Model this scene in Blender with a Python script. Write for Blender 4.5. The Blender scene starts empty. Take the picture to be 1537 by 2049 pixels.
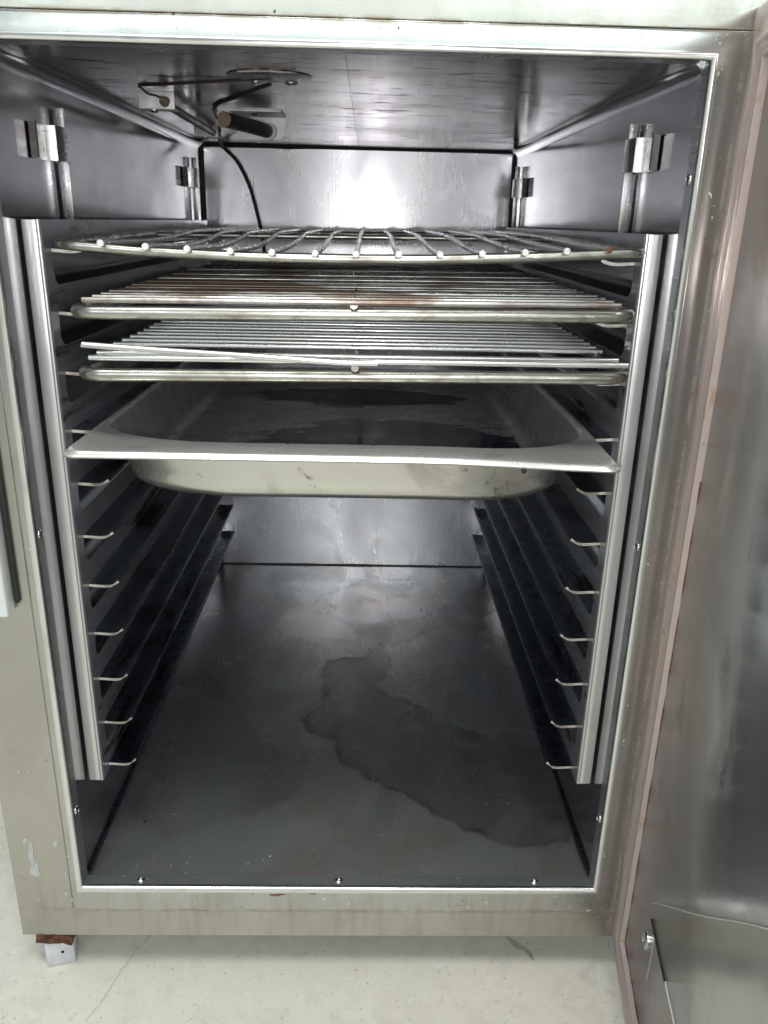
import bpy, bmesh, math, random
import numpy as np
from mathutils import Vector, Matrix
random.seed(7); np.random.seed(7)
sc = bpy.context.scene
COL = sc.collection
R = math.radians

# ------------------------------------------------------------------ camera, world, lamps, exposure
cam = bpy.data.objects.new('camera', bpy.data.cameras.new('camera')); COL.objects.link(cam)
cam.location = (0.013986, -0.466564, 0.465864)
cam.rotation_euler = (1.22428943, -0.0230068, -0.01741102)
cam.data.sensor_fit = 'VERTICAL'; cam.data.sensor_height = 24.0
cam.data.lens = 24.0 * 1609.755 / 2049
cam.data.clip_start = 0.01; cam.data.clip_end = 100
sc.camera = cam

w = bpy.data.worlds.new('World'); sc.world = w; w.use_nodes = True
bg = w.node_tree.nodes['Background']
bg.inputs[0].default_value = (0.84, 0.90, 0.92, 1); bg.inputs[1].default_value = 0.42

def lamp(name, kind, loc, energy, color, target=None, **kw):
    d = bpy.data.lights.new(name, kind); d.energy = energy; d.color = color
    for k, v in kw.items(): setattr(d, k, v)
    o = bpy.data.objects.new(name, d); COL.objects.link(o); o.location = loc
    if target is not None:
        o.rotation_euler = (Vector(target) - Vector(loc)).to_track_quat('-Z', 'Y').to_euler()
    return o
# the phone's own flash next to the lens, a ceiling lamp of the room, and a large fill lamp added behind the camera
lamp('phone_flash', 'POINT', (0.004, -0.470, 0.447), 3.0, (1.0, 0.965, 0.97), shadow_soft_size=0.004)
lamp('ceiling_and_fill_lamp', 'AREA', (-0.25, -0.55, 2.2), 27, (0.98, 1.0, 0.95), (-0.1, -0.3, 0), shape='RECTANGLE', size=1.3, size_y=0.35)
lamp('ceiling_and_fill_lamp', 'AREA', (0.1, -2.6, 1.75), 42, (0.88, 1.0, 0.99), (0, 0, 0.4), shape='RECTANGLE', size=3.4, size_y=1.3)  # added fill lamp, no fixture of the room; brightens the upper front

sc.view_settings.view_transform = 'Standard'; sc.view_settings.look = 'None'
sc.view_settings.exposure = 0.0; sc.view_settings.gamma = 1.0
sc.cycles.max_bounces = 10; sc.cycles.glossy_bounces = 8; sc.cycles.diffuse_bounces = 4
sc.cycles.sample_clamp_indirect = 25.0

# ------------------------------------------------------------------ node helpers
class NT:
    def __init__(s, name):
        s.m = bpy.data.materials.new(name); s.m.use_nodes = True
        s.t = s.m.node_tree; s.b = s.t.nodes['Principled BSDF']; s.tc = s.t.nodes.new('ShaderNodeNewGeometry')
    def put(s, sock, v):
        if isinstance(v, bpy.types.NodeSocket): s.t.links.new(v, sock)
        elif v is not None: sock.default_value = v
    def map(s, scale, loc=(0, 0, 0), rot=(0, 0, 0)):
        n = s.t.nodes.new('ShaderNodeMapping'); n.inputs['Scale'].default_value = scale
        n.inputs['Location'].default_value = loc; n.inputs['Rotation'].default_value = rot
        s.t.links.new(s.tc.outputs['Position'], n.inputs['Vector']); return n.outputs[0]
    def noise(s, scale=(1, 1, 1), detail=4, rough=.55, loc=(0, 0, 0), dist=0, rot=(0, 0, 0)):
        n = s.t.nodes.new('ShaderNodeTexNoise'); n.inputs['Scale'].default_value = 1
        n.inputs['Detail'].default_value = detail; n.inputs['Roughness'].default_value = rough
        n.inputs['Distortion'].default_value = dist
        s.t.links.new(s.map(scale, loc, rot), n.inputs['Vector']); return n.outputs['Fac']
    def ramp(s, v, lo, hi, a=0.0, b=1.0):
        n = s.t.nodes.new('ShaderNodeMapRange'); n.interpolation_type = 'SMOOTHSTEP'
        s.put(n.inputs[0], v)
        for i, x in zip((1, 2, 3, 4), (lo, hi, a, b)): n.inputs[i].default_value = x
        return n.outputs[0]
    def math(s, op, a, b=None):
        n = s.t.nodes.new('ShaderNodeMath'); n.operation = op; s.put(n.inputs[0], a)
        if b is not None: s.put(n.inputs[1], b)
        return n.outputs[0]
    def mix(s, f, a, b):
        n = s.t.nodes.new('ShaderNodeMix'); n.data_type = 'RGBA'; s.put(n.inputs[0], f)
        s.put(n.inputs[6], (*a, 1) if isinstance(a, tuple) else a); s.put(n.inputs[7], (*b, 1) if isinstance(b, tuple) else b)
        return n.outputs[2]
    def attr(s, name):
        n = s.t.nodes.new('ShaderNodeAttribute'); n.attribute_name = name; return n.outputs['Fac']
    def bump(s, h, strength=.1, dist=.001, prev=None):
        n = s.t.nodes.new('ShaderNodeBump'); n.inputs['Strength'].default_value = strength
        n.inputs['Distance'].default_value = dist; s.put(n.inputs['Height'], h)
        if prev is not None: s.put(n.inputs['Normal'], prev)
        return n.outputs[0]
    def done(s, color, rough, metal=1.0, normal=None, aniso=0, **kw):
        s.put(s.b.inputs['Base Color'], (*color, 1) if isinstance(color, tuple) else color)
        s.put(s.b.inputs['Roughness'], rough); s.put(s.b.inputs['Metallic'], metal)
        if normal is not None: s.put(s.b.inputs['Normal'], normal)
        return s.m

def steel(name, col=(.52, .52, .53), dirty=(.25, .24, .24), r0=.2, r1=.38, streak=(40, 40, 1500), metal=1.0,
          dirt=(.5, .75), smear=None, bump=.06, speck=.0, rust=0.0, warp=.25, dirt_scale=(9, 9, 9), aniso=0, tan=(1, 0, 0), brush=1.0):
    """brushed sheet steel: fine brushing, smudges, soft dents, grease smears, specks, rust freckles"""
    n = NT(name)
    br = n.noise(streak, 3, .6)
    sm = n.noise(dirt_scale, 6, .6, (3, 1, 2), .6)
    fine = n.noise((160, 160, 160), 3, .6)
    c = n.mix(n.ramp(sm, dirt[0], dirt[1]), col, dirty)
    c = n.mix(n.ramp(br, .35, .65, 0, .16), c, tuple(x * (1 - .4 * brush) for x in col))
    r = n.math('ADD', n.ramp(sm, .3, .75, r0, r1), n.ramp(br, .3, .7, -.03 * brush, .05 * brush))
    met = metal
    if smear:
        s2 = n.ramp(n.noise(smear[0], 7, .68, (7, 3, 1), .4), smear[1], smear[2])
        s2 = n.math('MULTIPLY', s2, n.ramp(n.noise((5, 5, 5), 2, .5, (1, 8, 4)), .38, .52))
        c = n.mix(s2, c, smear[3]); r = n.math('ADD', r, n.math('MULTIPLY', s2, .1))
    if speck:
        s3 = n.ramp(n.noise((330, 330, 330), 2, .5, (2, 2, 7)), .73 - speck, .77 - speck)
        s3 = n.math('MULTIPLY', s3, n.ramp(n.noise((14, 14, 14), 2, .5, (9, 0, 3)), .45, .6))
        c = n.mix(s3, c, (.62, .6, .56)); met = n.math('SUBTRACT', metal, n.math('MULTIPLY', s3, .9 * metal))
    if rust:
        s4 = n.ramp(n.noise((70, 70, 70), 5, .65, (5, 5, 5), .5), .72 - rust, .80 - rust)
        c = n.mix(s4, c, (.22, .09, .035)); r = n.math('ADD', r, n.math('MULTIPLY', s4, .35))
        met = n.math('SUBTRACT', met, n.math('MULTIPLY', s4, .8 * metal))
    nb = n.bump(n.noise((6, 6, 6), 1, .4, (4, 4, 4)), warp, .006) if warp else None
    if bump: nb = n.bump(n.noise((60, 60, 60), 3, .5), bump, .0008, nb)
    if aniso:
        t = n.t.nodes.new('ShaderNodeCombineXYZ')
        for i in range(3): t.inputs[i].default_value = tan[i]
        n.t.links.new(t.outputs[0], n.b.inputs['Tangent']); n.b.inputs['Anisotropic'].default_value = aniso
    return n.done(c, r, met, nb)

M = {}
M['wall'] = steel('brushed_liner_steel', (.55, .555, .575), (.40, .40, .42), .09, .20, (30, 30, 500), warp=.12, dirt=(.45, .75), bump=.0, brush=.4, dirt_scale=(9, 7, 5))
M['back'] = steel('back_liner_steel', (.64, .64, .665), (.54, .54, .57), .24, .34, (900, 30, 12), metal=.82, warp=.12, bump=.0, brush=.3, rust=.0, dirt_scale=(16, 9, 7), aniso=.3, tan=(0, 0, 1))
M['ceil'] = steel('ceiling_liner_steel', (.56, .55, .56), (.36, .315, .30), .09, .22, (30, 700, 30), warp=.2, smear=((24, 80, 20), .54, .62, (.07, .055, .05)), bump=.0, brush=.5, rust=.02, dirt=(.42, .80), dirt_scale=(7, 14, 7), aniso=.3, tan=(0, 1, 0))
def front_mat(name, col, trim):
    """the cabinet's front: brushed sheet with fingerprints, splashes, drip marks and grime in its joints"""
    n = NT(name)
    sx = n.t.nodes.new('ShaderNodeSeparateXYZ'); n.t.links.new(n.tc.outputs['Position'], sx.inputs[0]); X, Z = sx.outputs[0], sx.outputs[2]
    sm = n.noise((11, 11, 8), 6, .62, (3, 1, 2), .5); br = n.noise((20, 20, 420), 3, .6); blot = n.noise((34, 30, 26), 5, .65, (8, 1, 2), .4)
    drip = n.noise((120, 30, 13), 4, .6, (1, 6, 2)); fin = n.noise((240, 240, 240), 2, .5, (2, 2, 7)); zone = n.noise((22, 22, 22), 3, .6, (9, 0, 3))
    c = n.mix(n.ramp(sm, .35, .7), col, tuple(x * .86 for x in col))
    c = n.mix(n.ramp(blot, .5, .66, 0, .13), c, (.34, .32, .27))
    low = n.ramp(Z, .03, -.02)
    c = n.mix(n.math('MULTIPLY', n.math('MULTIPLY', low, n.ramp(drip, .46, .62)), .28), c, (.33, .29, .22))
    # grime gathered along the joint round the opening trim
    def near(axis, at, w): return n.ramp(n.math('ABSOLUTE', n.math('SUBTRACT', axis, at)), w, 0)
    g = n.math('MAXIMUM', n.math('MAXIMUM', near(Z, -.0205, .0042), near(Z, H_ + .0125, .003)), n.math('MULTIPLY', n.math('MAXIMUM', near(X, -.1972, .002), near(X, .2055, .002)), .6))
    g = n.math('MULTIPLY', g, n.ramp(n.noise((45, 45, 45), 5, .7, (5, 5, 1)), .38, .62))
    c = n.mix(n.math('MULTIPLY', g, .78), c, (.24, .18, .11))
    sp = n.math('MULTIPLY', n.ramp(fin, .69, .73), n.ramp(zone, .48, .6)); c = n.mix(sp, c, (.74, .73, .68))
    dk = n.math('MULTIPLY', n.ramp(fin, .27, .235), n.ramp(zone, .40, .55)); c = n.mix(dk, c, (.10, .07, .045))
    met = n.math('SUBTRACT', .93, n.math('MULTIPLY', n.math('MAXIMUM', n.math('MAXIMUM', sp, dk), g), .8))
    r = n.math('ADD', n.ramp(sm, .3, .75, .15, .27), n.ramp(br, .3, .7, -.02, .03)); r = n.math('ADD', r, n.ramp(blot, .45, .65, 0, .05))
    return n.done(c, r, met, n.bump(n.noise((6, 6, 6), 1, .4, (4, 4, 4)), .15, .006))
H_ = .549
M['front'] = front_mat('front_frame_steel', (.535, .54, .515), True)
M['fascia_low'] = front_mat('front_sheet_steel', (.505, .49, .445), False)
M['rail'] = steel('rack_steel', (.22, .245, .30), (.08, .082, .10), .22, .40, (30, 900, 60), warp=.1, smear=((60, 9, 60), .52, .62, (.05, .035, .025)), rust=.005)
M['slotted'] = steel('slotted_plate_steel', (.44, .45, .48), (.32, .32, .34), .12, .26, (30, 900, 60), brush=.4, metal=.72, warp=.1, smear=((60, 9, 60), .56, .66, (.08, .06, .05)))
M['channel'] = steel('folded_channel_steel', (.66, .65, .65), (.50, .48, .47), .30, .42, (1200, 1200, 14), metal=.85, warp=.05, speck=.0, rust=-.02)
M['wire'] = steel('bright_wire_steel', (.66, .66, .65), (.50, .48, .46), .2, .32, (4, 4, 4), metal=.82, warp=.0, bump=.0)
M['rim'] = steel('worn_rim_steel', (.56, .55, .50), (.32, .30, .26), .24, .42, (40, 300, 300), warp=.0, dirt=(.4, .66), dirt_scale=(40, 90, 90), bump=.01)
M['wire_rusty'] = steel('rusty_wire_steel', (.54, .52, .50), (.19, .135, .105), .22, .42, (60, 60, 60), warp=.0, dirt=(.44, .62), dirt_scale=(10, 7, 10), rust=.01)
M['plate'] = steel('bracket_steel', (.80, .81, .80), (.62, .55, .46), .42, .55, (60, 60, 60), metal=.35, warp=.0, rust=.05, dirt=(.5, .7), dirt_scale=(60, 60, 60))
M['ledge_end'] = steel('worn_cut_edge_steel', (.62, .61, .59), (.36, .30, .25), .25, .40, (60, 60, 60), metal=.85, warp=.0, rust=.05, dirt=(.45, .65), dirt_scale=(80, 30, 60))
M['clip'] = steel('clip_steel', (.66, .66, .65), (.42, .38, .34), .25, .4, (60, 60, 400), warp=.0, rust=.035, dirt_scale=(70, 70, 70))
M['bulb'] = steel('sooty_bulb_metal', (.075, .07, .07), (.03, .03, .03), .35, .55, (100, 100, 100), metal=.6, warp=0, rust=.0)
M['bulbtip'] = steel('bulb_tip_metal', (.34, .28, .22), (.20, .12, .07), .4, .6, (100, 100, 100), metal=.3, warp=0, rust=.06)
M['door'] = steel('door_panel_steel', (.46, .475, .475), (.32, .335, .335), .13, .29, (25, 25, 500), metal=.88, warp=.18, brush=.25, dirt_scale=(16, 16, 12), smear=((22, 22, 9), .58, .68, (.24, .25, .25)), speck=.012)
M['shell'] = steel('outer_shell_steel', (.55, .55, .55), (.4, .4, .4), .3, .4)
M['flange'] = steel('dark_flange_steel', (.38, .40, .42), (.28, .29, .31), .25, .4, (30, 30, 200), metal=.8, warp=.1, speck=.02)
M['lip'] = steel('polished_lip_steel', (.74, .74, .73), (.60, .59, .56), .14, .24, (8, 8, 8), metal=.95, warp=0, dirt_scale=(30, 30, 30))
M['screw'] = steel('screw_steel', (.62, .62, .62), (.4, .4, .4), .15, .25, warp=0)

def simple(name, col, rough, metal=0, var=.25, scale=60, bump=.2, bd=.0004):
    n = NT(name); v = n.noise((scale,) * 3, 5, .6, dist=.3)
    c = n.mix(n.ramp(v, .3, .7), col, tuple(x * (1 - var) for x in col))
    return n.done(c, n.ramp(v, .3, .7, rough * .85, min(1, rough * 1.15)), metal, n.bump(v, bump, bd))
M['sealant'] = simple('dark_sealant', (.02, .017, .018), .5, var=.5, scale=150)
M['rubber_and_shade'] = simple('dark_rubber_and_shade', (.02, .02, .02), .6)
M['rust'] = simple('rusted_iron', (.17, .065, .03), .85, var=.8, scale=160, bump=.8, bd=.002)
M['foot'] = simple('pale_plastic', (.62, .63, .66), .5, var=.18, scale=90)
M['cutend'] = simple('bright_cut_metal', (.85, .85, .83), .45, .2, var=.2, scale=400)
M['cable'] = simple('capillary_sleeve', (.05, .038, .035), .5, .3, var=.4, scale=300)
M['latch'] = steel('latch_steel', (.80, .83, .82), (.66, .68, .66), .35, .45, (30, 30, 60), metal=.35, warp=0, speck=.02, rust=-.01)
M['slot'] = simple('black_grime', (.012, .010, .009), .8)

def strip_mat():
    n = NT('door_rim_steel')
    v = n.noise((14, 14, 5), 6, .62, dist=.5); g = n.noise((60, 60, 700), 3, .5); e = n.noise((50, 50, 25), 5, .7, (1, 2, 3))
    c = n.mix(n.ramp(v, .38, .66), (.47, .375, .34), (.40, .335, .325))
    c = n.mix(n.ramp(e, .60, .68), c, (.36, .25, .19))
    c = n.mix(n.ramp(n.noise((80, 80, 80), 5, .7, (7, 7, 7)), .66, .72), c, (.15, .07, .035))
    return n.done(c, n.ramp(v, .3, .7, .28, .42), n.ramp(e, .58, .68, .28, .1), n.bump(n.math('ADD', g, e), .03, .0008))
M['strip'] = strip_mat()

def floor_mat():
    n = NT('pale_terrazzo_floor')
    a = n.noise((3, 3, 3), 5, .6); b = n.noise((300, 300, 300), 3, .6); d = n.noise((95, 95, 95), 4, .62, (4, 4, 4)); e = n.noise((45, 45, 45), 5, .65, (1, 9, 4), .6)
    c = n.mix(n.ramp(a, .3, .7), (.66, .635, .56), (.60, .58, .51))
    c = n.mix(n.ramp(n.noise((30, 30, 30), 6, .7, (2, 7, 4), .8), .58, .70, 0, .35), c, (.40, .37, .33))
    c = n.mix(n.ramp(e, .45, .68, 0, .5), c, (.50, .47, .43))
    c = n.mix(n.ramp(n.noise((170, 170, 170), 5, .7, (4, 4, 4)), .60, .70, 0, .55), c, (.36, .36, .35))
    c = n.mix(n.ramp(d, .36, .30, 0, .5), c, (.68, .68, .62))
    c = n.mix(n.ramp(b, .66, .72, 0, .8), c, (.30, .25, .21))
    return n.done(c, n.ramp(e, .3, .7, .32, .55), 0, n.bump(n.math('ADD', b, e), .12, .0006))
M['floor'] = floor_mat()

def base_mat():
    n = NT('stained_base_steel')
    st = n.attr('stain'); ed = n.attr('edge')
    sm = n.noise((12, 9, 9), 6, .6, (3, 1, 2), .6); br = n.noise((700, 20, 20), 3, .6)
    c = n.mix(n.ramp(sm, .38, .68), (.47, .48, .50), (.33, .34, .36))
    c = n.mix(n.ramp(n.noise((15, 12, 15), 5, .6, (6, 6, 1), .5), .44, .62, 0, .65), c, (.40, .35, .315))
    c = n.mix(n.math('MULTIPLY', st, .66), c, (.13, .125, .12))
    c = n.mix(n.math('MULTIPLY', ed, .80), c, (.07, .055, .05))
    sp = n.math('MULTIPLY', n.ramp(n.noise((260, 260, 260), 2, .5, (2, 2, 7)), .71, .75), n.ramp(n.noise((16, 16, 16), 2, .5, (9, 0, 3)), .45, .6))
    dk = n.ramp(n.noise((120, 120, 120), 3, .5, (7, 2, 7)), .70, .76)
    c = n.mix(dk, c, (.07, .06, .06)); c = n.mix(sp, c, (.6, .6, .57))
    met = n.math('SUBTRACT', .80, n.math('MULTIPLY', sp, .8))
    r = n.math('ADD', n.ramp(sm, .3, .75, .20, .36), n.math('MULTIPLY', st, .05))
    r = n.math('ADD', r, n.ramp(br, .3, .7, -.01, .02))
    nb = n.bump(n.noise((6, 6, 6), 1, .4, (4, 4, 4)), .3, .006)
    return n.done(c, r, met, nb)
M['base'] = base_mat()

def pan_mat():
    n = NT('greasy_pan_steel')
    ins = n.attr('inside')
    def pool(cx, cy, rx, ry):
        v = n.t.nodes.new('ShaderNodeVectorMath'); v.operation = 'LENGTH'
        n.t.links.new(n.map((1 / rx, 1 / ry, 0), (-cx / rx, -cy / ry, 0)), v.inputs[0]); return v.outputs['Value']
    d = n.math('MINIMUM', pool(.036, .165, .105, .080), n.math('ADD', pool(.005, .345, .105, .050), .05))
    v = n.noise((16, 34, 16), 6, .68, (3, 1, 8), .8); v2 = n.noise((9, 60, 9), 5, .6, (6, 2, 1), .6)
    k = n.ramp(n.math('ADD', d, n.math('MULTIPLY', n.math('SUBTRACT', v, .5), 1.5)), 1.06, .92)
    k = n.math('MULTIPLY', k, n.ramp(ins, .9, 1.0)); k = n.math('MULTIPLY', k, n.ramp(v2, .68, .58, .7, 1.0))
    f = n.noise((24, 24, 24), 4, .6); e = n.noise((40, 70, 60), 5, .7, (1, 1, 5))
    c = n.mix(n.ramp(f, .35, .7), (.72, .71, .69), (.62, .60, .58))
    c = n.mix(n.math('MULTIPLY', n.ramp(e, .60, .70), .35), c, (.25, .21, .18))
    inner_tone = n.mix(n.ramp(v, .35, .65), (.28, .27, .30), (.42, .405, .43))  # darker tone laid over the whole inside of the pan, below the rim
    c = n.mix(n.ramp(ins, .1, .5, 0, .92), c, inner_tone)
    c = n.mix(k, c, (.008, .011, .024))
    r = n.math('SUBTRACT', n.ramp(f, .3, .7, .24, .34), n.math('MULTIPLY', k, .17))
    return n.done(c, r, n.math('SUBTRACT', n.ramp(ins, 0, .5, .70, .55), n.math('MULTIPLY', k, .45)), n.bump(k, .15, .0008))
M['pan'] = pan_mat()
M['pan_out'] = steel('pan_outside_steel', (.66, .65, .60), (.48, .46, .40), .20, .32, (6, 6, 6), metal=.88, warp=.1, dirt=(.50, .68), dirt_scale=(16, 16, 24), speck=.0, smear=((30, 30, 30), .60, .68, (.22, .20, .16)))

# ------------------------------------------------------------------ mesh helpers
class MB:
    def __init__(s): s.bm = bmesh.new()
    def box(s, x0, x1, y0, y1, z0, z1, bev=0, seg=2, mat=None):
        t = bmesh.new(); bmesh.ops.create_cube(t, size=1)
        for v in t.verts: v.co = Vector(((x0 + x1) / 2 + v.co.x * (x1 - x0), (y0 + y1) / 2 + v.co.y * (y1 - y0), (z0 + z1) / 2 + v.co.z * (z1 - z0)))
        if bev: bmesh.ops.bevel(t, geom=t.edges[:], offset=bev, segments=seg, profile=.5, affect='EDGES')
        if mat is not None: t.transform(mat)
        s.add(t); return s
    def add(s, t):
        me = bpy.data.meshes.new('tmp'); t.to_mesh(me); t.free(); s.bm.from_mesh(me); bpy.data.meshes.remove(me)
    def tube(s, pts, r, n=10, closed=False, caps=True):
        pts = [Vector(q) for q in pts]; N = len(pts)
        rs = r if isinstance(r, (list, tuple)) else [r] * N
        tan = []
        for i in range(N):
            a = pts[(i - 1) % N] if (closed or i > 0) else pts[i]; b = pts[(i + 1) % N] if (closed or i < N - 1) else pts[i]
            tan.append((b - a).normalized())
        up = Vector((0, 0, 1)) if abs(tan[0].z) < .9 else Vector((1, 0, 0))
        u = tan[0].cross(up).normalized(); rings = []
        for i in range(N):
            u = (u - tan[i] * u.dot(tan[i])).normalized(); v = tan[i].cross(u)
            rings.append([s.bm.verts.new(pts[i] + (u * math.cos(2 * math.pi * k / n) + v * math.sin(2 * math.pi * k / n)) * rs[i]) for k in range(n)])
        for i in range(N if closed else N - 1):
            a, b = rings[i], rings[(i + 1) % N]
            for k in range(n): s.bm.faces.new((a[k], a[(k + 1) % n], b[(k + 1) % n], b[k]))
        if caps and not closed:
            s.bm.faces.new(rings[0][::-1]); s.bm.faces.new(rings[-1])
        return s
    def prism(s, prof, axis, a, b, closed=True):
        """extrude a 2D profile along axis from a to b; profile coords are the two other axes in order"""
        def P(q, t):
            return {'x': (t, q[0], q[1]), 'y': (q[0], t, q[1]), 'z': (q[0], q[1], t)}[axis]
        A = [s.bm.verts.new(P(q, a)) for q in prof]; B = [s.bm.verts.new(P(q, b)) for q in prof]
        n = len(prof)
        for i in range(n if closed else n - 1): s.bm.faces.new((A[i], A[(i + 1) % n], B[(i + 1) % n], B[i]))
        if closed: s.bm.faces.new(A[::-1]); s.bm.faces.new(B)
        return s
    def lathe(s, prof, mat, n=20):
        rings = []
        for (r, h) in prof:
            rings.append([s.bm.verts.new(mat @ Vector((r * math.cos(2 * math.pi * k / n), r * math.sin(2 * math.pi * k / n), h))) for k in range(n)] if r > 1e-7 else [s.bm.verts.new(mat @ Vector((0, 0, h)))])
        for a, b in zip(rings, rings[1:]):
            if len(a) == 1 and len(b) == 1: continue
            for k in range(n):
                k2 = (k + 1) % n
                if len(a) == 1: s.bm.faces.new((a[0], b[k2], b[k]))
                elif len(b) == 1: s.bm.faces.new((a[k], a[k2], b[0]))
                else: s.bm.faces.new((a[k], a[k2], b[k2], b[k]))
        return s
    def build(s, name, mat, parent=None, smooth=35, mod=None):
        bmesh.ops.recalc_face_normals(s.bm, faces=s.bm.faces[:])
        me = bpy.data.meshes.new(name); s.bm.to_mesh(me); s.bm.free()
        return link(name, me, mat, parent, smooth)
def link(name, me, mat, parent=None, smooth=35):
    if isinstance(mat, (list, tuple)):
        for m in mat: me.materials.append(M[m])
    else: me.materials.append(M[mat])
    if smooth:
        me.shade_smooth(); me.set_sharp_from_angle(angle=R(smooth))
    o = bpy.data.objects.new(name, me); COL.objects.link(o)
    if parent: child(o, parent)
    return o
WLOC = {}
def child(o, parent):
    o.parent = parent
    o.matrix_parent_inverse = Matrix.Translation(-WLOC.get(parent.name, Vector((0, 0, 0))))
    WLOC[o.name] = Vector((0, 0, 0))
def empty(name, loc, label, cat, group=None):
    o = bpy.data.objects.new(name, None); COL.objects.link(o); o.location = loc; o.empty_display_size = .05
    WLOC[o.name] = Vector(loc); tag(o, label, cat, group); return o
def tag(o, label=None, cat=None, group=None, kind=None):
    for k, v in (('label', label), ('category', cat), ('group', group), ('kind', kind)):
        if v: o[k] = v
    return o
def rounded(corners, radii, seg=8):
    """round the corners of a closed polyline (3D points)"""
    out = []; n = len(corners); C = [Vector(c) for c in corners]
    for i in range(n):
        p, c, q = C[i - 1], C[i], C[(i + 1) % n]; r = radii[i]
        a = c + (p - c).normalized() * r; b = c + (q - c).normalized() * r
        for k in range(seg + 1):
            t = k / seg; out.append(a * (1 - t) ** 2 + c * 2 * t * (1 - t) + b * t * t if False else arc(a, c, b, t))
    return out
def arc(a, c, b, t):
    # rational quadratic: a true quarter arc for right angles
    w = math.sqrt(.5); d = (1 - t) ** 2 + 2 * w * t * (1 - t) + t * t
    return (a * (1 - t) ** 2 + c * 2 * w * t * (1 - t) + b * t * t) / d
def densify(pts, step, closed=True):
    out = []; n = len(pts)
    for i in range(n if closed else n - 1):
        a, b = Vector(pts[i]), Vector(pts[(i + 1) % n]); m = max(1, int((b - a).length / step))
        out += [a + (b - a) * k / m for k in range(m)]
    if not closed: out.append(Vector(pts[-1]))
    return out
def sstep(a, b, x):
    t = min(1, max(0, (x - a) / (b - a))); return t * t * (3 - 2 * t)

# ------------------------------------------------------------------ the room floor
FZ = -0.079
fb = MB(); fb.bm.faces.new([fb.bm.verts.new(v) for v in ((-4, -4, FZ), (4, -4, FZ), (4, 3, FZ), (-4, 3, FZ))])
room_floor = tag(fb.build('floor', 'floor', smooth=0), 'pale speckled terrazzo floor below the cabinet', kind='structure')
def floor_mark(name, pts, widths, mat, label, z=.0004):
    b = MB(); L = []; Rr = []
    for i, (x, y) in enumerate(pts):
        a = Vector(pts[max(0, i - 1)]); c = Vector(pts[min(len(pts) - 1, i + 1)]); d = (c - a).normalized(); nrm = Vector((-d.y, d.x)) * widths[i]
        L.append(b.bm.verts.new((x + nrm.x, y + nrm.y, FZ + z))); Rr.append(b.bm.verts.new((x - nrm.x, y - nrm.y, FZ + z)))
    for i in range(len(pts) - 1): b.bm.faces.new((L[i], L[i + 1], Rr[i + 1], Rr[i]))
    return b.build(name, mat, room_floor, 0)
M['crack'] = simple('crack_grime', (.36, .35, .33), .8)
M['floorstain'] = simple('brown_floor_stain', (.47, .44, .38), .7, var=.4, scale=260)
cp = []; cw = []
for i in range(30):
    t = i / 29; cp.append((-.145 - .036 * t + .0012 * math.sin(9 * t) + random.uniform(-.0006, .0006), .055 - .10 * t)); cw.append(random.uniform(.0001, .0004) * (1 if t < .6 else .5))
floor_mark('floor_crack', cp, cw, 'crack', None)
sp_ = [(.133, .0305), (.137, .027), (.142, .021), (.1475, .018), (.151, .013), (.1525, .007)]
floor_mark('floor_stain', sp_, [.0003, .0017, .0030, .0018, .0022, .0003], 'floorstain', None)

# ------------------------------------------------------------------ the cabinet
W2, H, D = .19, .549, .5957
cab = empty('holding_cabinet', (0, .3, FZ), 'stainless steel holding cabinet with its door swung open, standing on the pale floor', 'cabinet')
# liner: side walls with a coved top, ceiling, base, back
def side_wall(s):
    b = MB(); prof = [(s * W2, 0), (s * W2, H - .009)]
    for k in range(1, 7):
        a = k / 6 * math.pi / 2; prof.append((s * (W2 - .009 * (1 - math.cos(a))), H - .009 + .009 * math.sin(a)))
    outer = [(s * (W2 - .009), H + .002), (s * (W2 + .002), H + .002), (s * (W2 + .002), -.002), (s * W2, -.002)]
    b.prism(prof + outer, 'y', .0105, D - .004)
    return b.build('side_wall', 'wall', cab, 30)
side_wall(-1); side_wall(1)
def grid(nx, ny, f):
    vs = [f(i / nx, j / ny) for j in range(ny + 1) for i in range(nx + 1)]
    fs = [(j * (nx + 1) + i, j * (nx + 1) + i + 1, (j + 1) * (nx + 1) + i + 1, (j + 1) * (nx + 1) + i) for j in range(ny) for i in range(nx)]
    return vs, fs
for xa, xb in ((-W2 + .009, -.00012), (.00012, W2 - .009)): MB().box(xa, xb, .0105, D - .004, H, H + .002).build('ceiling_panel', 'ceil', cab)
MB().box(-.003, .003, .0105, D - .004, H + .0021, H + .003).build('ceiling_joint', 'rubber_and_shade', cab)
MB().box(-W2 + .0025, W2 - .0025, D, D + .002, .0015, H - .003).build('back_wall', 'back', cab)
MB().box(-W2 - .006, W2 + .006, D + .003, D + .006, -.006, H + .006).build('back_backing', 'sealant', cab)
# sealed seams round the back wall
sb = MB(); sb.tube([(-W2 + .0005, D - .002, .0), (-W2 + .0005, D - .002, H - .001)], .0030, 8); sb.build('seam_sealant', 'sealant', cab)
sb = MB(); sb.tube([(W2 - .0005, D - .002, .0), (W2 - .0005, D - .002, H - .001)], .0026, 8); sb.build('seam_sealant', 'sealant', cab)
pts = [(-W2 + .376 * k / 24, D - .0015, H - .0005) for k in range(25)]
MB().tube(pts, [.0031 - .0014 * sstep(.2, .6, k / 24) + random.uniform(-.0005, .0005) for k in range(25)], 8).build('seam_sealant', 'sealant', cab)
pts = [(-W2 + .376 * k / 24, D - .0005, .0003) for k in range(25)]
MB().tube(pts, [.0016 + random.uniform(-.0005, .0004) for k in range(25)], 8).build('seam_sealant', 'sealant', cab)

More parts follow.
